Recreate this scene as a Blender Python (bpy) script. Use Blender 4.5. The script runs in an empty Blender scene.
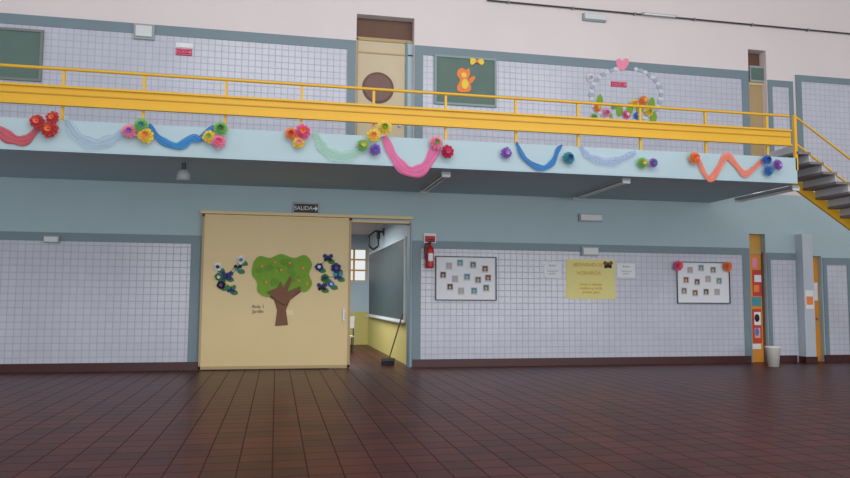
import bpy, bmesh, math, random
from mathutils import Vector, Matrix
random.seed(7)
sc=bpy.context.scene
sc.view_settings.view_transform='Standard'

# ------------------------------------------------------------ survey camera
F=720.0; H=1.5
YAW=math.radians(11.6); PITCH=math.radians(4.7); ROLL=math.radians(0.36)
R3=(Matrix.Rotation(-YAW,3,'Z')@Matrix.Rotation(math.pi/2+PITCH,3,'X')@Matrix.Rotation(ROLL,3,'Z'))
def ray(px,py): return R3@Vector(((px-425)/F,-(py-239)/F,-1))
_d=ray(425,367); D=H*_d.y/(-_d.z)
C=Vector((0,-D,H))
def on_y(px,py,Y=0.0):
    d=ray(px,py); return C+d*((Y-C.y)/d.y)
def on_z(px,py,Z=0.0):
    d=ray(px,py); return C+d*((Z-C.z)/d.z)
def on_x(px,py,X):
    d=ray(px,py); return C+d*((X-C.x)/d.x)
def RX(px,py=240,Y=0.0): return on_y(px,py,Y).x
def RZ(px,py,Y=0.0): return on_y(px,py,Y).z
def RECT(a,b,c,d,Y=0.0):
    return (on_y(a,(b+d)/2,Y).x, on_y(c,(b+d)/2,Y).x, on_y((a+c)/2,d,Y).z, on_y((a+c)/2,b,Y).z)

cd=bpy.data.cameras.new('camera'); cam=bpy.data.objects.new('camera',cd); sc.collection.objects.link(cam)
cd.sensor_width=36; cd.lens=F/850*36; cd.clip_end=200
cam.matrix_world=Matrix.Translation(C)@R3.to_4x4()
sc.camera=cam

# ------------------------------------------------------------ materials
def lin(c):
    r=[]
    for v in c:
        v/=255.0
        r.append(v/12.92 if v<=0.04045 else ((v+0.055)/1.055)**2.4)
    return (r[0],r[1],r[2],1)
MATS={}
def mat(name,col,rough=0.6,noise=0.0,nscale=3.0,metal=0.0,alpha=1.0,spec=0.5,trans=0.0):
    if name in MATS: return MATS[name]
    m=bpy.data.materials.new(name); m.use_nodes=True
    nt=m.node_tree; b=nt.nodes['Principled BSDF']; c=lin(col)
    b.inputs['Base Color'].default_value=c; b.inputs['Roughness'].default_value=rough
    b.inputs['Metallic'].default_value=metal; b.inputs['Alpha'].default_value=alpha
    b.inputs['Specular IOR Level'].default_value=spec
    g=nt.nodes.new('ShaderNodeNewGeometry'); n=nt.nodes.new('ShaderNodeTexNoise')
    n.inputs['Scale'].default_value=nscale; n.inputs['Detail'].default_value=5
    nt.links.new(g.outputs['Position'],n.inputs['Vector'])
    mx=nt.nodes.new('ShaderNodeMix'); mx.data_type='RGBA'
    k=noise if noise>0 else 0.04
    mx.inputs[6].default_value=(c[0]*(1-k),c[1]*(1-k),c[2]*(1-k),1)
    mx.inputs[7].default_value=(min(1,c[0]*(1+k)),min(1,c[1]*(1+k)),min(1,c[2]*(1+k)),1)
    nt.links.new(n.outputs['Fac'],mx.inputs[0]); nt.links.new(mx.outputs[2],b.inputs['Base Color'])
    MATS[name]=m; return m
def tilemat(name,c1,c2,grout,size,gap,rough,axes='xz',bump=0.3,spec=0.5,rv=0.0):
    m=bpy.data.materials.new(name); m.use_nodes=True
    nt=m.node_tree; b=nt.nodes['Principled BSDF']
    g=nt.nodes.new('ShaderNodeNewGeometry'); s=nt.nodes.new('ShaderNodeSeparateXYZ'); cb=nt.nodes.new('ShaderNodeCombineXYZ')
    nt.links.new(g.outputs['Position'],s.inputs[0])
    nt.links.new(s.outputs['XYZ'.index(axes[0].upper())],cb.inputs[0]); nt.links.new(s.outputs['XYZ'.index(axes[1].upper())],cb.inputs[1])
    br=nt.nodes.new('ShaderNodeTexBrick'); br.offset=0.0; br.squash=1.0
    br.inputs['Scale'].default_value=1; br.inputs['Brick Width'].default_value=size; br.inputs['Row Height'].default_value=size
    br.inputs['Mortar Size'].default_value=gap; br.inputs['Mortar Smooth'].default_value=0.2; br.inputs['Bias'].default_value=0
    br.inputs['Color1'].default_value=lin(c1); br.inputs['Color2'].default_value=lin(c2); br.inputs['Mortar'].default_value=lin(grout)
    nt.links.new(cb.outputs[0],br.inputs['Vector'])
    n=nt.nodes.new('ShaderNodeTexNoise'); n.inputs['Scale'].default_value=0.7; n.inputs['Detail'].default_value=6
    nt.links.new(g.outputs['Position'],n.inputs['Vector'])
    mr=nt.nodes.new('ShaderNodeMapRange'); mr.inputs[3].default_value=0.85; mr.inputs[4].default_value=1.12
    nt.links.new(n.outputs['Fac'],mr.inputs[0])
    vm=nt.nodes.new('ShaderNodeVectorMath'); vm.operation='SCALE'
    nt.links.new(br.outputs['Color'],vm.inputs[0]); nt.links.new(mr.outputs[0],vm.inputs['Scale'])
    nt.links.new(vm.outputs[0],b.inputs['Base Color'])
    b.inputs['Specular IOR Level'].default_value=spec
    mr2=nt.nodes.new('ShaderNodeMapRange'); mr2.inputs[3].default_value=rough; mr2.inputs[4].default_value=rough+0.3
    nt.links.new(br.outputs['Fac'],mr2.inputs[0]); nt.links.new(mr2.outputs[0],b.inputs['Roughness'])
    bp=nt.nodes.new('ShaderNodeBump'); bp.invert=True; bp.inputs['Strength'].default_value=bump; bp.inputs['Distance'].default_value=0.004
    nt.links.new(br.outputs['Fac'],bp.inputs['Height']); nt.links.new(bp.outputs[0],b.inputs['Normal'])
    return m

M_blue=mat('paint_blue',(162,186,193),0.7,0.06,1.2)
M_white=mat('paint_white',(218,210,211),0.8,0.05,0.8)
M_fascia=mat('paint_fascia',(174,199,207),0.7,0.07,1.5)
M_soffit=mat('paint_soffit',(170,196,208),0.8,0.06,1.0)
M_trim=mat('trim_greyblue',(112,132,142),0.5,0.08,2)
M_tile=tilemat('wall_tile',(193,197,210),(189,193,207),(164,169,185),0.14,0.009,0.22)
M_floor=tilemat('floor_tile',(88,38,33),(64,27,26),(60,28,26),0.3,0.008,0.36,'xy',0.08,0.2)
M_base=mat('baseboard_dark_red',(62,22,26),0.4,0.1)
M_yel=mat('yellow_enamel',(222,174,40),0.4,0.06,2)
M_yeld=mat('yellow_enamel_dark',(196,146,30),0.45,0.06,2)  # darker tone of the yellow enamel
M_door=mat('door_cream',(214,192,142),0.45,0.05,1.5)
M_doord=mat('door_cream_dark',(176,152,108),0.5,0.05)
M_updoor=mat('upper_door_cream',(198,184,154),0.5,0.05)
M_brown=mat('brown_wood_and_shade',(100,70,56),0.6,0.15,6)
M_orange=mat('orange_paint',(214,140,40),0.5,0.08,2)
M_black=mat('black',(22,22,26),0.5); M_dark=mat('dark_grey',(60,62,66),0.6)
M_metal=mat('metal',(150,152,156),0.35,0.05,3,0.8)
M_paper=mat('white_paper',(222,226,232),0.8,0.03)
M_wplas=mat('white_plastic',(205,212,215),0.4)
M_greyp=mat('grey_plastic',(150,160,165),0.5)
M_chalk=mat('chalkboard_green',(88,112,104),0.6,0.12,3)
M_chalk2=mat('chalkboard_dark',(58,76,80),0.5,0.15,3)
M_red=mat('red_enamel',(180,30,30),0.3)
def pm(name,c): return mat('paper_'+name,c,0.85,0.12,9)
PC=dict(red=(196,66,68),crimson=(185,45,80),pink=(232,140,168),orange=(232,135,75),yellow=(232,202,85),green=(125,185,100),
 dgreen=(66,125,76),purple=(140,98,182),blue=(70,122,200),dblue=(46,62,125),teal=(68,148,166),white=(226,228,232),brown=(122,86,66),
 lime=(118,160,55),coral=(236,128,105),black=(35,35,45),hotpink=(226,92,142),lilac=(188,155,210),olive=(72,90,52),skin=(222,170,125),
 lime2=(100,146,52))
PC={k:pm(k,v) for k,v in PC.items()}

# ------------------------------------------------------------ mesh builder
class B:
    def __init__(s,name): s.name=name; s.v=[]; s.f=[]; s.m=[]; s.mats=[]; s.sm=[]
    def mi(s,m):
        if m not in s.mats: s.mats.append(m)
        return s.mats.index(m)
    def add(s,vs,fs,m,smooth=False):
        o=len(s.v); s.v+= [Vector(v) for v in vs]; k=s.mi(m)
        for f in fs: s.f.append([o+i for i in f]); s.m.append(k); s.sm.append(smooth)
    def box(s,x0,x1,y0,y1,z0,z1,m):
        x0,x1=sorted((x0,x1)); y0,y1=sorted((y0,y1)); z0,z1=sorted((z0,z1))
        s.add([(x0,y0,z0),(x1,y0,z0),(x1,y1,z0),(x0,y1,z0),(x0,y0,z1),(x1,y0,z1),(x1,y1,z1),(x0,y1,z1)],
              [(0,3,2,1),(4,5,6,7),(0,1,5,4),(1,2,6,5),(2,3,7,6),(3,0,4,7)],m)
    def cyl(s,p0,p1,r0,m,r1=None,n=14,cap=True):
        p0=Vector(p0);p1=Vector(p1); r1=r0 if r1 is None else r1
        a=(p1-p0).normalized(); u=a.orthogonal().normalized(); w=a.cross(u)
        vs=[];
        for p,r in((p0,r0),(p1,r1)):
            for i in range(n):
                t=2*math.pi*i/n; vs.append(p+u*r*math.cos(t)+w*r*math.sin(t))
        s.add(vs,[(i,(i+1)%n,n+(i+1)%n,n+i) for i in range(n)],m,True)
        if cap: s.add(vs,[tuple(range(n-1,-1,-1)),tuple(range(n,2*n))],m)
    def tube(s,pts,r,m,n=8):
        pts=[Vector(p) for p in pts]
        for a,b in zip(pts,pts[1:]): s.cyl(a,b,r,m,n=n)
    def lathe(s,c,prof,m,n=20):
        c=Vector(c); vs=[]
        for r,z in prof:
            for i in range(n):
                t=2*math.pi*i/n; vs.append(c+Vector((r*math.cos(t),r*math.sin(t),z)))
        fs=[]
        for k in range(len(prof)-1):
            for i in range(n): fs.append((k*n+i,k*n+(i+1)%n,(k+1)*n+(i+1)%n,(k+1)*n+i))
        s.add(vs,fs,m,True)
    def slab(s,pts,Y,t,m):  # polygon of (x,z) on wall plane, extruded to the hall
        n=len(pts); vs=[(x,Y-t,z) for x,z in pts]+[(x,Y,z) for x,z in pts]
        s.add(vs,[tuple(range(n)),tuple(range(2*n-1,n-1,-1))]+[(i,n+i,n+(i+1)%n,(i+1)%n) for i in range(n)],m)
    def cut(s,pxs,Y,t,m,smooth=0):
        P=[on_y(a,b,Y) for a,b in pxs]; P=[(p.x,p.z) for p in P]
        if smooth:
            Q=[];n=len(P)
            for i in range(n):
                p0,p1,p2,p3=[Vector(P[(i+k-1)%n]) for k in range(4)]
                for j in range(smooth):
                    u=j/smooth
                    q=0.5*((2*p1)+(p2-p0)*u+(2*p0-5*p1+4*p2-p3)*u*u+(3*p1-p0-3*p2+p3)*u**3); Q.append((q.x,q.y))
            P=Q
        s.slab(P,Y,t,m)
    def disc(s,x,z,rx,rz,Y,t,m,n=16,lob=0,amp=0):
        s.slab([(x+rx*(1+amp*math.sin(lob*2*math.pi*i/n))*math.cos(2*math.pi*i/n),z+rz*(1+amp*math.sin(lob*2*math.pi*i/n))*math.sin(2*math.pi*i/n)) for i in range(n)],Y,t,m)
    def pdisc(s,px,py,rpx,rpy,Y,t,m,**k):
        p=on_y(px,py,Y); q=on_y(px+rpx,py,Y); w=on_y(px,py-rpy,Y)
        s.disc(p.x,p.z,q.x-p.x,w.z-p.z,Y,t,m,**k)
    def flower(s,c,r,m1,m2,n=9):
        c=Vector(c)
        for k in range(4):
            rr=r*(1-0.2*k); dep=-0.22*r*k; off=random.random()*6; mm=m1 if k<2 else (m2 if k>2 else m1)
            for i in range(n):
                t=2*math.pi*i/n+off; wd=0.42*math.pi*2/n*1.6
                def P(rad,an,y): return c+Vector((rad*math.cos(an),y,rad*math.sin(an)))
                j=random.uniform(0.9,1.08)
                vs=[P(0.08*r,t,dep-0.02*r),P(rr*.6*j,t-wd,dep-.1*r),P(rr*.95*j,t-wd*.55,dep-.28*r-k*.05*r),P(rr*j,t,dep-.2*r-k*.05*r),
                    P(rr*.95*j,t+wd*.55,dep-.28*r-k*.05*r),P(rr*.6*j,t+wd,dep-.1*r),P(rr*.6*j,t,dep-.2*r)]
                s.add(vs,[(0,1,6),(1,2,6),(2,3,6),(3,4,6),(4,5,6),(5,0,6)],mm)
        s.cyl(c,c+Vector((0,-.25*r,0)),.12*r,m2,n=6)
    def done(s,parent=None):
        me=bpy.data.meshes.new(s.name)
        lo=Vector([min(v[i] for v in s.v) for i in range(3)]); hi=Vector([max(v[i] for v in s.v) for i in range(3)])
        c=(lo+hi)/2
        me.from_pydata([v-c for v in s.v],[],s.f)
        for m in s.mats: me.materials.append(m)
        me.polygons.foreach_set('material_index',s.m); me.polygons.foreach_set('use_smooth',s.sm); me.update()
        ob=bpy.data.objects.new(s.name,me); sc.collection.objects.link(ob); ob.location=c
        if parent: ob.parent=parent; ob.location=c-parent.location
        return ob
def text(parent,txt,x,y,z,size,m,name='lettering',align='CENTER',rotz=0):
    cu=bpy.data.curves.new(name,'FONT'); cu.body=txt; cu.size=size; cu.align_x=align; cu.align_y='CENTER'; cu.extrude=0.002
    cu.materials.append(m); ob=bpy.data.objects.new(name,cu); sc.collection.objects.link(ob)
    ob.rotation_euler=(math.pi/2,0,rotz); ob.parent=parent; ob.location=Vector((x,y,z))-parent.location
    return ob

# ------------------------------------------------------------ key dimensions
ZS=RZ(100,180.6)                      # soffit height
G=-on_z(0,149,ZS).y                   # gallery depth
ZF=RZ(100,122,-G)                     # gallery floor / fascia top
ZT=10.5; XL=-10.0; XR=22.0; TH=0.3
XE=RX(797,165,-G)                     # end of gallery
zU1=RZ(100,21); zU0=RZ(100,31)        # upper trim
zL1=RZ(100,233.5); zL0=RZ(100,242)
zdoor=RZ(380,221)
# openings
xd0=RX(330,290); xd1=RX(410.5,295)
ud=RECT(356,16,414,130); ur=RECT(749,50,767,130)
la=RECT(751,233,767,362); ld=RECT(808,258,823,362)
zla=RZ(758,234); zld=RZ(815,256)

def cells(b,x0,x1,z0,z1,op,m):
    xs=sorted({x0,x1,*[o[0] for o in op],*[o[1] for o in op]}); zs=sorted({z0,z1,*[o[2] for o in op],*[o[3] for o in op]})
    xs=[x for x in xs if x0<=x<=x1]; zs=[z for z in zs if z0<=z<=z1]
    for a,c in zip(xs,xs[1:]):
        for d,e in zip(zs,zs[1:]):
            mx,mz=(a+c)/2,(d+e)/2
            if any(o[0]<mx<o[1] and o[2]<mz<o[3] for o in op): continue
            b.box(a,c,0,TH,d,e,m)
ZM=(ZS+ZF)/2
b=B('wall_back')
cells(b,XL,XR,0,ZM,[(xd0,xd1,0,zdoor),(la[0],la[1],0,zla),(ld[0],ld[1],0,zld)],M_blue)
cells(b,XL,XR,ZM,ZT,[(ud[0],ud[1],ZM,ud[3]),(ur[0],ur[1],ZM,ur[3])],M_white)
b.done()
b=B('floor'); b.box(XL,XR,-24,TH,-0.15,0,M_floor); b.done()
b=B('ceiling'); b.box(XL,XR,-16,TH,ZT,ZT+0.2,M_white); b.done()

# gallery slab
b=B('gallery_slab')
b.box(XL,XE,-G,0,ZS,ZS+0.04,M_soffit); b.box(XL,XE,-G,0,ZS+0.04,ZF,M_fascia)
b.done()

# ---- tile panels and trims
tn=[0]
def panel(x0,x1,z0,z1,tw=None,sides='LRT',tz=None):
    """tiled dado with border band"""
    tw=tw if tw is not None else 0.19
    tz=tz if tz is not None else zL1-zL0
    tn[0]+=1
    b=B('wall_back_tiling'); b.box(x0,x1,-0.02,0,z0,z1,M_tile); b.done()
    b=B('trim_%d'%tn[0])
    if 'T' in sides: b.box(x0,x1,-0.035,-0.02,z1-tz,z1,M_trim)
    if 'L' in sides: b.box(x0,x0+tw,-0.035,-0.02,z0,z1-(tz if 'T' in sides else 0),M_trim)
    if 'R' in sides: b.box(x1-tw,x1,-0.035,-0.02,z0,z1-(tz if 'T' in sides else 0),M_trim)
    b.done()
panel(XL,RX(199,300),0,zL1,sides='RT')
panel(RX(412,300),RX(750,300),0,zL1,sides='LRT')
panel(RX(767.5,300),RX(796,300),0,RZ(780,253),tw=0.1,sides='LT')
panel(RX(823.5,300),RX(851,300),0,RZ(835,258),tw=0.1,sides='LRT')
panel(RX(852,300),XR,0,RZ(835,258),sides='LT')
panel(XL,RX(355.5,80),ZF,zU1,sides='RT',tz=zU1-zU0)
panel(RX(414.5,80),RX(748.5,100),ZF,zU1,sides='LRT',tz=zU1-zU0)
panel(RX(768,110),RX(793,110),ZF,RZ(780,81),tw=0.12,sides='LRT',tz=0.16)
panel(RX(796,110),XR,ZF,RZ(820,77),tw=0.16,sides='LT',tz=0.16)
# baseboard
b=B('baseboard_back')
for a,c in((XL,RX(199,360)),(RX(412,360),RX(750,360)),(RX(767.5,360),RX(796,360)),(RX(823.5,360),XR)):
    b.box(a,c,-0.06,-0.035,0,0.17,M_base)
b.done()
# column right
x0,x1,z0,z1=RECT(797,235,807,362)
b=B('column'); b.box(x0,x1,-0.25,0,0,z1,mat('column_grey',(180,190,200),0.6)); b.box(x0-.02,x1+.02,-0.27,0,0,0.15,M_base)
b.box(x0+.03,x1-.03,-0.262,-0.25,1.3,1.75,PC['white']); b.box(x0+.05,x1-.05,-0.265,-0.262,1.4,1.6,PC['orange']); b.done()

# ---- sliding door
x0,x1,z0,z1=RECT(200.5,216,350.5,369.5,-0.12)
z0=0.02
b=B('sliding_door')
b.box(x0,x1,-0.12,-0.06,z0,z1,M_door)
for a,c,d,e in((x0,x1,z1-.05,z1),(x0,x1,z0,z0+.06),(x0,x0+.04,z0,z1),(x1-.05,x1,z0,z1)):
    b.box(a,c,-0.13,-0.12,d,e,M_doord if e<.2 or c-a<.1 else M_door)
for t in(.12,.88):
    xx=x0+(x1-x0)*t; b.cyl((xx,-0.09,z1-.02),(xx,-0.09,z1+.008),.03,M_metal)
b.box(x1-.16,x1-.12,-.15,-.12,1.0,1.25,M_metal)
sd=b.done()
b=B('trim_door_rail'); b.box(x0-.05,RX(412,222),-0.15,0,z1+.01,z1+.07,M_door); b.done()
# door frame
b=B('trim_door_frame')
b.box(xd1-.03,xd1,-.02,TH,0,zdoor,M_trim); b.box(xd0,xd1,0.0,TH,zdoor-.04,zdoor,M_door); b.done()

# tree decoration on door
YD=-0.122
b=B('paper_tree_decoration')
b.cut([(267,292),(276,290),(280,283),(283,290),(290,280),(292,283),(287,292),(300,289),(301,292),(290,300),(286,310),(288,325),(275,326),(277,310),(274,300),(266,295)],YD,.012,PC['brown'])
b.cut([(254,262),(260,256),(270,258),(281,254),(294,258),(305,255),(312,264),(309,274),(312,284),(305,292),(294,289),(291,296),(282,287),(276,292),(268,297),(258,292),(257,282),(252,274)],YD-.012,.012,PC['lime'],5)
for i in range(30):
    a=random.uniform(0,6.28); r=random.random()**.5
    b.pdisc(282+25*r*math.cos(a),272+13*r*math.sin(a),3.4,2.8,YD-.024-.0006*i,.004,PC['lime2'] if i%2 else PC['lime'],n=12)
b.cut([(267,292),(277,288),(281,281),(283,289),(290,276),(292,279),(287,292),(300,286),(301,289),(290,300),(285,305),(276,300)],YD-.046,.006,PC['brown'])
for q in((262,266),(275,262),(290,263),(303,268),(299,281),(266,282),(281,270),(307,284)):
    b.pdisc(q[0],q[1],1.3,1.4,YD-.046,.006,PC['orange'],n=10)
b.done()
def butterfly(b,px,py,s,m1,m2,Y):
    for sx in(-1,1):
        b.cut([(px,py),(px+sx*s*.5,py-s*.9),(px+sx*s*1.1,py-s*.8),(px+sx*s*1.1,py-s*.1)],Y,.006,m1,3)
        b.cut([(px,py),(px+sx*s*.9,py+s*.1),(px+sx*s*.8,py+s*.8),(px+sx*s*.3,py+s*.7)],Y-.002,.006,m2,3)
    b.pdisc(px,py,s*.15,s*.8,Y-.008,.006,PC['black'],n=8)
def spray(name,pts):
    b=B(name)
    for i,(x,y,s,c1,c2) in enumerate(pts):
        if i%2==0:
            p=on_y(x,y,YD-.01); b.flower(p,s*.018,PC[c1],PC[c2],6)
        else: butterfly(b,x,y,s*.85,PC[c1],PC[c2],YD-.012)
    xs=[p for p in pts]
    for p,q in zip(xs,xs[1:]):
        A=on_y(p[0],p[1],YD-.006); Q=on_y(q[0],q[1],YD-.006); b.cyl(A,Q,.006,PC['olive'],n=6)
    for i,(x,y,s,c1,c2) in enumerate(pts):
        b.cut([(x-1,y+3),(x+5,y+1),(x+7,y+5),(x+2,y+6)],YD-.001-.001*i,.006,PC['dgreen'],2)
    b.done()
spray('flower_cutout_spray',[(218,267,5,'white','black'),(227,276,6,'dblue','dblue'),(241,260,5,'white','teal'),(238,268,4,'black','teal'),(221,285,5,'black','purple'),(231,289,5,'dgreen','dblue'),(219,277,5,'dgreen','white')])
spray('flower_cutout_spray',[(319,267,5,'dblue','white'),(328,258,5,'dblue','black'),(336,268,6,'dblue','purple'),(338,276,5,'teal','dblue'),(325,278,5,'dgreen','dblue'),(322,287,5,'dblue','black'),(331,284,4,'blue','white')])
b=B('door_notice'); x0,x1,z0,z1=RECT(284,310,293,315,YD); b.box(x0,x1,YD-.004,YD,z0,z1,mat('cream_paper',(225,210,170),.8)); o=b.done()
p=on_y(258,309,YD); text(o,'Aula 1\nJardin',p.x,YD-.006,p.z,.1,M_brown)

# ---- classroom behind
cx1=xd1+.02; cx0=cx1-7.5; cy1=on_x(368,300,cx1).y; cz=RZ(380,221)+.35
M_croom=mat('classroom_blue',(185,205,215),.7); M_cyel=mat('classroom_yellow',(205,195,120),.6)
b=B('wall_classroom_right'); b.box(cx1,cx1+.15,TH,cy1,1.05,cz,M_croom); b.box(cx1,cx1+.15,TH,cy1,0,1.05,M_cyel); b.done()
b=B('wall_classroom_left'); b.box(cx0-.15,cx0,TH,cy1,0,cz,M_croom); b.done()
b=B('wall_classroom_back')
wx1=on_y(366.5,265,cy1).x; wx0=wx1-2.4; wz0=RZ(360,281,cy1); wz1=RZ(360,249,cy1)
b.box(cx0,cx1,cy1,cy1+.2,0,1.05,M_cyel); b.box(cx0,cx1,cy1,cy1+.2,1.05,wz0,M_croom); b.box(cx0,cx1,cy1,cy1+.2,wz1,cz,M_croom)
b.box(cx0,wx0,cy1,cy1+.2,wz0,wz1,M_croom); b.box(wx1,cx1,cy1,cy1+.2,wz0,wz1,M_croom); b.done()
b=B('window_1')
for i in range(7):
    xx=wx0+(wx1-wx0)*i/6; b.box(xx-.03,xx+.03,cy1+.05,cy1+.1,wz0,wz1,M_yel)
for i in range(4):
    zz=wz0+(wz1-wz0)*i/3; b.box(wx0,wx1,cy1+.04,cy1+.09,zz-.025,zz+.025,M_yel)
b.done()
b=B('floor_classroom'); b.box(cx0,cx1,TH,cy1,-.1,0,M_floor); b.done()
b=B('ceiling_classroom'); b.box(cx0,cx1,TH,cy1,cz,cz+.1,M_white); b.done()
# blackboard on right wall
ya=on_x(406,280,cx1).y; yb=on_x(370,280,cx1).y; zt=on_x(388,247,cx1).z; zb=on_x(388,317,cx1).z
b=B('blackboard'); b.box(cx1-.03,cx1-.002,ya,yb,zb,zt,M_chalk2)
for a,c,d,e in((ya,yb,zb-.05,zb),(ya,yb,zt,zt+.05),(ya-.05,ya,zb-.05,zt+.05),(yb,yb+.05,zb-.05,zt+.05)): b.box(cx1-.05,cx1-.002,a,c,d,e,M_wplas)
b.box(cx1-.12,cx1-.002,ya,yb,zb-.07,zb-.04,M_wplas)
b.done()
# bracket
b=B('wall_lamp_bracket'); yb2=on_x(384,240,cx1).y; zz=on_x(384,232,cx1).z
pts=[(cx1-.02,yb2,zz),(cx1-.25,yb2,zz+.02),(cx1-.42,yb2,zz-.12),(cx1-.42,yb2,zz-.4),(cx1-.3,yb2,zz-.5),(cx1-.16,yb2,zz-.4),(cx1-.16,yb2,zz-.15)]
b.tube(pts,.025,M_black); b.cyl((cx1-.16,yb2,zz-.2),(cx1-.16,yb2,zz+.0),.05,M_black); b.box(cx1-.03,cx1,yb2-.08,yb2+.08,zz-.1,zz+.1,M_black); b.done()
# school chair inside
p=on_y(350,300,4.0); sx=p.x-.1
b=B('school_chair')
for dx in(-.2,.2):
    b.tube([(sx+dx,4.0,0),(sx+dx,4.0,.45),(sx+dx,3.98,1.0)],.016,M_dark); b.tube([(sx+dx,4.4,0),(sx+dx,4.4,.45),(sx+dx,4.0,.45)],.016,M_dark)
b.box(sx-.22,sx+.22,3.98,4.42,.44,.47,PC['white']); b.box(sx-.22,sx+.22,3.95,3.98,.68,1.0,PC['white']); b.done()
# broom
p=on_z(389,365,0); px_=p.x; py_=max(p.y,.1)
b=B('broom'); tx=xd1-.06
b.cyl((px_,py_,.14),(tx,py_+.05,1.15),.016,M_brown); b.box(px_-.17,px_+.13,py_-.04,py_+.04,.09,.15,M_dark)
for i in range(14):
    xx=px_-.16+i*.021; b.cyl((xx,py_,.09),(xx-.006,py_,.0),.014,M_black,n=6)
b.done()

# ---- upper doors
def door_round(x0,x1,z0,z1):
    b=B('door_2'); y=.2
    zh=RZ(380,40,y)
    b.box(x0,x1,y,y+.05,z0,zh,M_updoor)
    b.box(x0,x1,.24,TH,zh,z1,M_brown)  # brown fill panel stands in for the shade of the deep opening
    b.box(x0,x1,y-.03,y,zh-.04,zh+.03,M_doord)
    zq=RZ(380,53,y)
    b.box(x0,x1,y-.02,y,zq-.03,zq,M_doord)
    b.box(x0,x0+.06,y-.03,y,z0,zh,M_doord)
    xm=RX(405,90,y); b.box(xm,xm+.05,y-.04,y,z0,zh,M_trim); b.box(xm+.05,x1,y-.02,y,z0,zh,M_fascia)
    c=on_y(378,88,y); 
    n=32; r=.31
    b.disc(c.x,c.z,r+.05,r+.05,y,.015,M_brown,n=32); b.disc(c.x,c.z,r,r,y-.015,.01,mat('door_round_panel',(98,58,48),.35),n=32)
    b.cyl((xm-.12,y-.06,z0+1.0),(xm-.12,y,z0+1.0),.03,M_metal)
    b.done()
door_round(ud[0],ud[1],ZF,ud[3])
b=B('door_3'); x0,x1,_,z1=ur; y=.18; zh=RZ(758,84,y)
b.box(x0,x1,y,y+.05,ZF,zh,M_doord); b.box(x0,x1,.25,TH,zh,z1,M_brown); b.box(x0,x1,y-.03,y,zh-.04,zh+.03,M_door); b.box(x0,x0+.06,y-.03,y,ZF,zh,M_doord)
a=RECT(750,66,765,82,.1); b.box(a[0],a[1],.1,.13,a[2],a[3],M_greyp); b.box(a[0]+.03,a[1]-.03,.095,.1,a[2]+.05,a[3]-.05,M_chalk)
b.done()

# ---- lower right doors with posters
b=B('door_4'); x0,x1=la[0],la[1]; y=.12; zh=RZ(758,252,y)
b.box(x0,x1,y,y+.05,0.0,zh,M_orange); b.box(x0,x1,y+.06,TH,zh,zla,mat('transom_amber',(200,150,60),.4)); b.box(x0,x1,y-.02,y,zh-.05,zh+.03,M_doord)
b.box(x1-.05,x1,y-.03,y,0,zh,M_brown); b.done()
b=B('poster_set'); yy=.12
def pp(a,c,d,e,m,yk=0.0): r=RECT(a,c,d,e,yy); b.box(r[0],r[1],yy-.006-yk,yy-.001-yk,r[2],r[3],m)
pp(752,258,757,268,PC['pink']); pp(752.5,270,762,296,PC['red']); pp(754,275,761,282,PC['white'],.006); pp(753.5,285,759,292,PC['orange'],.006)
pp(752,297,761,306,PC['teal']); pp(752.5,309,761.5,343,PC['red']); pp(754,312,760.5,325,PC['white'],.006); pp(754.5,328,760,338,PC['skin'],.006)
b.pdisc(757,318,2.5,4,yy-.014,.004,PC['black'],n=12); b.pdisc(757,332,2,4,yy-.014,.004,PC['blue'],n=12)
pp(752,344,761,349,PC['white'])
b.done()
b=B('door_5'); x0,x1=ld[0],ld[1]; y=.12
b.box(x0,x1,y,y+.05,0,zld,M_orange); b.box(x0,x0+.05,y-.02,y,0,zld,M_doord); b.box(x0,x1,y-.02,y,zld-.06,zld,M_doord); b.box(x0+.08,x1-.06,y-.006,y,.9,1.0,M_doord)
b.cyl((x1-.1,y-.06,1.05),(x1-.1,y,1.05),.025,M_metal)
b.box(x0+.1,x1-.04,y-.012,y-.002,1.5,1.95,PC['white']); b.done()

# ---- waste bin
p=on_z(773.5,366.5,0)
b=B('waste_bin'); q=Vector((p.x,min(p.y,-.4),0)); 
b.lathe(q,[(0,0.01),(.115,.0),(.16,.42),(.175,.43),(.175,.45),(.155,.45),(.11,.03),(0,.03)],mat('bin_plastic',(232,232,228),.4),24); b.done()

# ---- railing along gallery
b=B('gallery_railing'); yr=-G+.06
def gz(py,px=100): return RZ(px,py,yr)
zr=gz(71.5); zb1=gz(89); zb0=gz(108.5); 
xs0=XL; xs1=RX(789,125,yr)
b.cyl((xs0,yr,zr),(xs1,yr,zr),.027,M_yel); 
zm=(zb1+zb0)/2+.03
b.box(xs0,xs1,yr-.04,yr,zb0,zb1,M_yel)
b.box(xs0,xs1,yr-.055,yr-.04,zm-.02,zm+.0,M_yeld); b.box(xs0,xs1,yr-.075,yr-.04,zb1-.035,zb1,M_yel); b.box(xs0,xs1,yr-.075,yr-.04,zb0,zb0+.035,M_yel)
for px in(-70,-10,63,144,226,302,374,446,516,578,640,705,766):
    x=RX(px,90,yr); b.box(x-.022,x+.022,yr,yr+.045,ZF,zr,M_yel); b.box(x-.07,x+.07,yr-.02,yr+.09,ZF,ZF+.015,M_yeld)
b.done()

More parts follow.
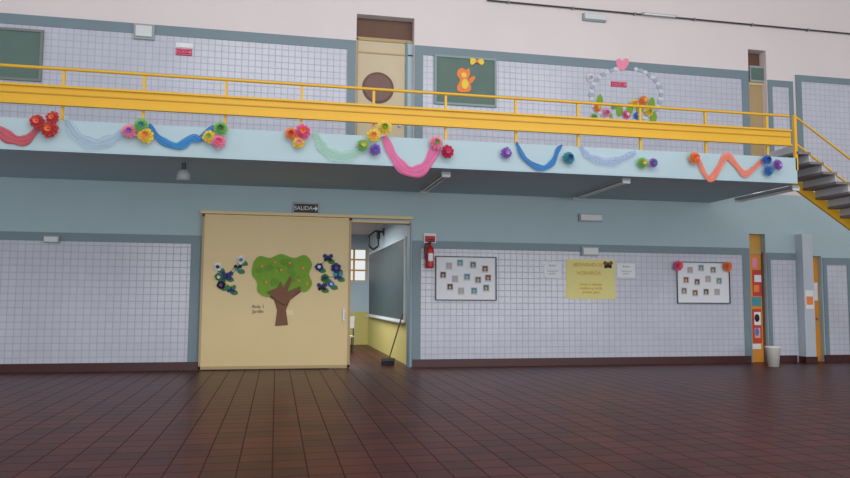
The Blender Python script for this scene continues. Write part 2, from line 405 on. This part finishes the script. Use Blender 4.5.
# ---- stairs: treads carried by the far yellow stringer, open underside
y0=-G; y1=-G+0.95
pa=on_y(797,178,y1); pb=on_y(850,218,y1); sl=(pa.z-pb.z)/(pb.x-pa.x)
XS=XE; topz=pa.z-sl*(XS-pa.x)
run=topz/sl
b=B('staircase')
n=max(8,int(ZF/.18)); rs=topz/n; tr=run/n
V0=[(XS-.04,topz-.26),(XS-.04,topz-.02),(XS+run,.06),(XS+run,0),(XS+run-.3,0)]
def strg(ya,yb2,V0,m):
    n5=len(V0); V=[(x,ya,z) for x,z in V0]+[(x,yb2,z) for x,z in V0]
    b.add(V,[tuple(range(n5-1,-1,-1)),tuple(range(n5,2*n5))]+[(i,(i+1)%n5,n5+(i+1)%n5,n5+i) for i in range(n5)],m)
strg(y1,y1+.06,V0,M_yel)
M_tread=mat('tread_granite',(120,112,112),.5,.15,10); M_riser=mat('riser_grey',(190,194,198),.6)
for i in range(1,n):
    z=topz-rs*i+.06; x=XS+tr*(i-1)
    b.box(x,x+tr+.03,y0,y1,z-.05,z,M_tread); b.box(x,x+.02,y0+.02,y1,z,z+rs-.05,M_riser)
rh=zr-ZF
b.box(XS-.03,XS+.03,y0,y0+.06,ZF-.25,ZF+rh+.02,M_yel)
for hh in(rh,rh*.35):
    b.cyl((XS,y0+.03,ZF+hh),(XS+run,y0+.03,hh+ZF-topz),.022,M_yel)
for k in range(1,5):
    xx=XS+run*k/4; zz=topz*(1-k/4); b.box(xx-.02,xx+.02,y0,y0+.04,max(zz-.05,0),zz+rh+ZF-topz,M_yel)
b.done()

# ---- soffit lamps
M_tube=mat('lamp_tube',(225,230,232),.3)
def lamp(p0,p1):
    a=on_z(*p0,ZS-.08); c=on_z(*p1,ZS-.08); x=(a.x+c.x)/2; ya=min(a.y,c.y); yb_=max(a.y,c.y)
    if yb_-ya<1.2: m=(ya+yb_)/2; ya,yb_=m-.6,m+.6
    b=B('fluorescent_lamp'); b.box(x-.09,x+.09,ya,yb_,ZS-.05,ZS,M_greyp)
    for dx in(-.045,.045): b.cyl((x+dx,ya+.04,ZS-.075),(x+dx,yb_-.04,ZS-.075),.018,M_tube)
    for y in(ya,yb_-.04): b.box(x-.08,x+.08,y,y+.04,ZS-.1,ZS-.05,M_wplas)
    b.done()
lamp((446,176),(424,192)); lamp((618,182),(584,199)); lamp((783,189),(750,202))
p=on_z(184,163,ZS)
b=B('ceiling_bell'); b.cyl((p.x,p.y,ZS),(p.x,p.y,ZS-.12),.04,M_dark); b.lathe((p.x,p.y,ZS-.32),[(0,.2),(.08,.19),(.12,.1),(.12,.02),(.09,0),(0,-.01)],M_greyp); b.done()
def wallbox(name,r,m1,m2,d=.08,Y=0.0):
    x0,x1,z0,z1=RECT(*r,Y); b=B(name); b.box(x0,x1,Y-d*.6,Y,z0,z1,m1); e=(z1-z0)*.15; b.box(x0+e,x1-e,Y-d,Y-d*.6,z0+e,z1-e,m2); b.done()
wallbox('emergency_light',(578,214,601,222),M_greyp,M_wplas,.12)
wallbox('emergency_light',(582,15,605,22),M_greyp,M_wplas,.12)
wallbox('junction_box',(581,247,598,256),M_greyp,M_wplas,.08,-.035)
wallbox('junction_box',(134,25,155,40),M_greyp,M_wplas,.1,-.02)
wallbox('junction_box',(44,236,60,243),M_greyp,M_wplas,.08,-.035)
# conduit
b=B('wall_conduit'); z=RZ(700,20,-.04); b.cyl((RX(487,0,-.05),-.05,z),(XR,-.05,z),.02,M_dark)
for k in range(12):
    x=RX(487,0)+k*1.6+.5; b.box(x-.02,x+.02,-.08,0,z-.03,z+.03,M_metal)
x=RX(640,10); b.box(x,x+.9,-.12,-.05,z-.02,z+.03,M_greyp); b.cyl((x+.05,-.13,z-.01),(x+.85,-.13,z-.01),.018,M_tube)
b.done()

# ---- exit sign
def sign(r,t,Y,bg,fg,name='exit_sign',sz=.5):
    x0,x1,z0,z1=RECT(*r,Y); b=B(name); b.box(x0,x1,Y-.03,Y,z0,z1,bg); h=z1-z0
    e=.02
    for a,c,d,f in((x0+.01,x1-.01,z0+.01,z0+.02),(x0+.01,x1-.01,z1-.02,z1-.01),(x0+.01,x0+.02,z0+.01,z1-.01),(x1-.02,x1-.01,z0+.01,z1-.01)): b.box(a,c,Y-.033,Y-.03,d,f,fg)
    w=x1-x0; ax=x0+w*.76; zc=(z0+z1)/2
    b.slab([(ax,zc-h*.06),(ax+w*.1,zc-h*.06),(ax+w*.1,zc-h*.25),(ax+w*.19,zc),(ax+w*.1,zc+h*.25),(ax+w*.1,zc+h*.06),(ax,zc+h*.06)],Y-.03,.004,fg)
    o=b.done(); text(o,t,x0+w*.40,Y-.034,zc,h*sz,fg)
sign((293,203,319,214),'SALIDA',0,M_black,PC['white'])
sign((176,49,192,55.5),'SALIDA',-.02,PC['crimson'],PC['pink'])
sign((611,82,626,87),'SALIDA',-.02,PC['crimson'],PC['pink'])
b=B('room_label'); x0,x1,z0,z1=RECT(176,43,193,48,-.02); b.box(x0,x1,-.03,-.02,z0+.01,z1,PC['white']); b.done()

# ---- boards
def frameboard(name,r,Y,bgm,frm,fw=.05,d=.05):
    x0,x1,z0,z1=RECT(*r,Y); b=B(name); b.box(x0,x1,Y-d*.5,Y,z0,z1,bgm)
    for a,c,e,f in((x0,x1,z0,z0+fw),(x0,x1,z1-fw,z1),(x0,x0+fw,z0+fw,z1-fw),(x1-fw,x1,z0+fw,z1-fw)): b.box(a,c,Y-d,Y-d*.5,e,f,frm)
    return b,(x0,x1,z0,z1)
frameboard('chalkboard',(-60,27,43,79),-.02,M_chalk,mat('board_frame',(120,125,120),.5))[0].done()
b,_=frameboard('chalkboard',(434,57,496,106),-.02,M_chalk,mat('board_frame2',(130,150,150),.5)); b.done()
Yb=-.046
b=B('bear_cutout')
b.cut([(458,70),(462,68),(466,70),(469,68),(470,74),(468,80),(471,86),(470,91),(464,92),(458,91),(457,86),(460,80),(457,75)],Yb,.01,PC['orange'],3)
b.pdisc(465,84,3.5,5,Yb-.01,.006,PC['yellow']); b.pdisc(464,75,2.8,2.6,Yb-.01,.006,PC['yellow'],n=10)
b.cut([(469,79),(474,76),(475,79),(470,84)],Yb-.001,.01,PC['orange'],2); b.done()
b=B('paper_bow')
b.cut([(477,61),(471,58),(470,63),(472,65)],Yb-.007,.02,PC['yellow'],3); b.cut([(477,61),(482,59),(484,63),(481,65)],Yb-.007,.02,PC['yellow'],3); b.pdisc(477,61.5,1.5,1.5,Yb-.027,.012,PC['orange'],n=10); b.done()

# circular garland
b=B('flower_wreath'); Y=-.025
n=44
for i in range(n):
    a=2*math.pi*i/n+math.pi/2
    if abs(((a-math.pi/2+math.pi)%(2*math.pi))-math.pi)<.25: continue
    x,y=626+35*math.cos(a),95-27*math.sin(a)
    b.pdisc(x,y,2.1+(i%3)*.5,2.0,Y,.012+.004*(i%2),mat('wreath_grey' if i%2 else 'wreath_white',(160,168,180) if i%2 else (196,202,214),.7),n=10,lob=5,amp=.15)
for x,y,r,c1,c2 in((590,78,4.5,'white','lilac'),(597,108,5,'orange','yellow'),(606,113,5,'pink','purple'),(614,106,4,'green','yellow'),(634,104,5.5,'yellow','orange'),(643,101,6,'orange','yellow'),(648,112,6,'yellow','lime'),(626,115,5,'hotpink','white'),(637,116,5,'blue','white'),(594,117,4,'green','lime')):
    b.flower(on_y(x,y,Y-.01),r*.021,PC[c1],PC[c2],7)
for k,(x,y) in enumerate(((600,101),(610,119),(620,111),(640,109),(652,104),(630,110),(654,118))):
    b.cut([(x-1,y+6),(x-4,y),(x,y-7),(x+3,y)],Y-.001*k,.01,PC['lime'],3)
b.done()
b=B('heart_cutout'); b.cut([(622,71),(616,65),(617,59.5),(620,59),(622,61.5),(625,58.5),(628,60),(628,65)],Y,.02,PC['pink'],3); b.done()

# photo boards
def photos(b,pts,Y,s=(3.2,3.6)):
    for i,(x,y) in enumerate(pts):
        r=RECT(x-s[0],y-s[1],x+s[0],y+s[1],Y); b.box(r[0],r[1],Y-.008,Y,r[2],r[3],mat('photo_paper',(175,180,190),.4))
        r=RECT(x-s[0]+.7,y-s[1]+.7,x+s[0]-.7,y+s[1]-1.4,Y); b.box(r[0],r[1],Y-.011,Y-.008,r[2],r[3],[M_greyp,PC['teal'],M_chalk,PC['brown'],M_dark][i%5])
        b.pdisc(x,y+.3,1.1,1.5,Y-.011,.003,PC['skin'],n=8)
Yp=-.02
b,_=frameboard('notice_board',(435,256.5,496,300.5),Yp,M_paper,M_dark,.02)
photos(b,[(449,266),(460,263),(473,265),(485,269),(443,275),(455,279),(467,277),(478,280),(488,278),(450,287),(461,291),(474,291),(486,288)],Yp-.025); b.done()
b,_=frameboard('notice_board',(676,262,729,303.5),Yp,M_paper,M_dark,.02)
photos(b,[(690,270),(701,268),(713,270),(686,280),(697,282),(708,279),(719,281),(684,291),(695,293),(706,292),(717,292)],Yp-.025,(2.8,3.3)); b.done()
b=B('paper_flower'); b.flower(on_y(678,265.5,-.075),.13,PC['hotpink'],PC['coral']); b.done()
b=B('paper_flower'); b.flower(on_y(726.5,266.5,-.075),.13,PC['orange'],PC['coral']); b.done()
# yellow poster
x0,x1,z0,z1=RECT(566,259.5,615,299,-.02)
b=B('yellow_poster'); b.box(x0,x1,-.03,-.02,z0,z1,mat('poster_yellow',(220,211,140),.8)); o=b.done()
M_or=mat('ink_orange',(205,150,50),.8)
text(o,'BIENVENIDOS',(x0+x1)/2-.07,-.033,z1-.13,.115,M_or)
text(o,'HORARIOS',(x0+x1)/2-.05,-.033,z1-.32,.12,M_or)
text(o,'lunes a viernes\nmañana y tarde\nprimer piso',(x0+x1)/2,-.033,z0+.25,.09,M_or)
b=B('butterfly_cutout'); butterfly(b,608,265,4,PC['brown'],PC['black'],-.034); b.done()
for i,(r,) in enumerate((((544,262.5,561,277.5),),((617,263.5,635,277.5),))):
    x0,x1,z0,z1=RECT(*r,-.02); b=B('paper_notice'); b.box(x0,x1,-.028,-.02,z0,z1,M_paper); o=b.done()
    text(o,'Aviso',(x0+x1)/2,-.03,z1-.07,.08,M_greyp); text(o,'reunion de\npadres',(x0+x1)/2,-.03,z0+.12,.06,M_greyp)

# ---- fire extinguisher
p=on_y(430,262,-.15)
zb_=RZ(430,268,-.15)
b=B('fire_extinguisher'); c=(p.x,-.13,zb_)
b.lathe(c,[(0,0),(.085,0),(.09,.02),(.09,.4),(.075,.46),(.035,.49),(.03,.53),(0,.53)],M_red,20)
b.cyl((c[0],c[1],zb_+.5),(c[0],c[1],zb_+.57),.03,M_black); b.box(c[0]-.02,c[0]+.1,c[1]-.015,c[1]+.015,zb_+.57,zb_+.6,M_black); b.box(c[0]-.02,c[0]+.09,c[1]-.012,c[1]+.012,zb_+.62,zb_+.64,M_black)
b.tube([(c[0]-.02,c[1],zb_+.55),(c[0]-.1,c[1]-.02,zb_+.52),(c[0]-.13,c[1]-.02,zb_+.4),(c[0]-.11,c[1]-.02,zb_+.2)],.013,M_black)
b.box(c[0]-.05,c[0]+.05,-.222,-.219,zb_+.15,zb_+.32,PC['white']); b.box(c[0]-.04,c[0]+.04,-.06,-.02,zb_+.2,zb_+.35,M_metal)
b.done()
x0,x1,z0,z1=RECT(424,236,436,243,-.035)
b=B('extinguisher_sign'); b.box(x0,x1,-.045,-.035,z0,z1+.06,PC['white']); b.box(x0+.02,x1-.02,-.048,-.045,z0+.02,z1-.0,PC['red']); b.done()

# ---- garlands
def catmull(P,k=10):
    P=[P[0]*2-P[1]]+P+[P[-1]*2-P[-2]]; out=[]
    for i in range(1,len(P)-2):
        p0,p1,p2,p3=P[i-1:i+3]
        for j in range(k):
            u=j/k; out.append(0.5*((2*p1)+(p2-p0)*u+(2*p0-5*p1+4*p2-p3)*u*u+(3*p1-p0-3*p2+p3)*u**3))
    out.append(P[-2]); return out
YG=-G-.03
def swag(col,alpha,pts,w):
    w*=.8
    m=mat('tulle_%d_%d_%d'%col,col,.7,.15,8,alpha=alpha)
    P=catmull([on_y(x,y,YG) for x,y in pts]); N=9; vs=[];n=len(P)
    ph=random.random()*6
    for i,p in enumerate(P):
        t=(P[min(i+1,n-1)]-P[max(i-1,0)]).normalized(); nn=Vector((-t.z,0,t.x))
        u=i/(n-1); ww=w*(.35+.65*math.sin(math.pi*u)**.6)*(1+.15*math.sin(9*u*3+ph))
        for j in range(N):
            s=j/(N-1)-.5
            vs.append(p+nn*(s*ww)+Vector((0,-.008+.018*math.sin(j*2.3+4*u+ph)+.004*math.sin(25*u+j),0)))
    fs=[(i*N+j,i*N+j+1,(i+1)*N+j+1,(i+1)*N+j) for i in range(n-1) for j in range(N-1)]
    b=B('tulle_garland'); b.add(vs,fs,m,True); b.done()
swag((205,80,95),.75,[(-60,128),(-30,140),(-5,130),(10,138),(25,140),(40,126)],.24)
swag((175,200,225),.4,[(66,117),(76,135),(95,144),(115,138),(128,128)],.22)
swag((50,135,200),.85,[(149,124),(160,139),(178,146),(192,138),(200,139),(214,126)],.17)
swag((165,215,180),.38,[(314,132),(325,150),(345,157),(366,146)],.26)
swag((228,110,165),.78,[(384,136),(394,157),(408,171),(424,168),(436,148),(441,140)],.26)
swag((45,128,195),.88,[(516,142),(524,158),(540,168),(552,163),(558,150),(562,145)],.13)
swag((165,180,230),.38,[(580,145),(590,157),(612,162),(636,152)],.2)
swag((240,135,112),.8,[(698,158),(704,173),(711,179),(719,168),(727,156),(737,166),(745,174),(754,168),(762,160)],.18)
def cluster(fl):
    b=B('paper_flower_cluster')
    for k,(x,y,r,c1,c2) in enumerate(fl):
        b.flower(on_y(x,y,YG-.03-.03*(k%2)),r*.0155,PC[c1],PC[c2])
    b.done()
cluster([(38,122,8,'red','coral'),(53,118,7,'red','orange'),(50,130,9,'red','orange')])
cluster([(130,132,8,'pink','purple'),(142,126,8,'green','teal'),(146,136,9,'yellow','orange')])
cluster([(209,137,7,'yellow','green'),(221,129,8,'green','dgreen'),(219,142,8,'pink','hotpink')])
cluster([(291,134,7,'orange','red'),(303,132,9,'hotpink','orange'),(299,143,7,'yellow','pink')])
cluster([(363,145,7,'green','yellow'),(373,136,8,'yellow','orange'),(375,150,7,'purple','blue'),(384,128,9,'yellow','lime')])
cluster([(436,143,8,'pink','lime'),(447,152,8,'crimson','hotpink')])
cluster([(506,153,7,'purple','lilac')])
cluster([(568,158,8,'teal','dblue')])
cluster([(642,163,7,'green','yellow'),(653,163,6,'purple','teal')])
cluster([(694,158,8,'orange','coral')])
cluster([(766,160,7,'blue','dblue'),(777,165,7,'purple','lilac'),(768,171,7,'blue','teal')])

# ------------------------------------------------------------ lights
w=bpy.data.worlds.new('world'); sc.world=w; w.use_nodes=True
w.node_tree.nodes['Background'].inputs[0].default_value=(0.95,0.97,1,1); w.node_tree.nodes['Background'].inputs[1].default_value=0.85
def area(name,loc,tgt,sx,sy,pw,col=(1,1,1)):
    l=bpy.data.lights.new(name,'AREA'); l.shape='RECTANGLE'; l.size=sx; l.size_y=sy; l.energy=pw; l.color=col
    o=bpy.data.objects.new(name,l); sc.collection.objects.link(o); o.location=loc
    o.rotation_euler=(Vector(tgt)-Vector(loc)).to_track_quat('-Z','Y').to_euler()
area('hall_overhead_fill',(4,-10,10),(5,-1,5),14,4,700,(1,.98,.97))  # unseen area light added overhead to light the hall; no skylight built
area('hall_rear_fill',(6,-22,2.4),(6,0,2.6),24,4,1200,(1,1,1))  # fill added behind the camera to brighten the soffit; no window built
area('classroom_fill',((cx0+cx1)/2+1,3.2,cz-.15),((cx0+cx1)/2+1,3.2,0),3,3,260)  # unseen area light added to brighten the classroom interior
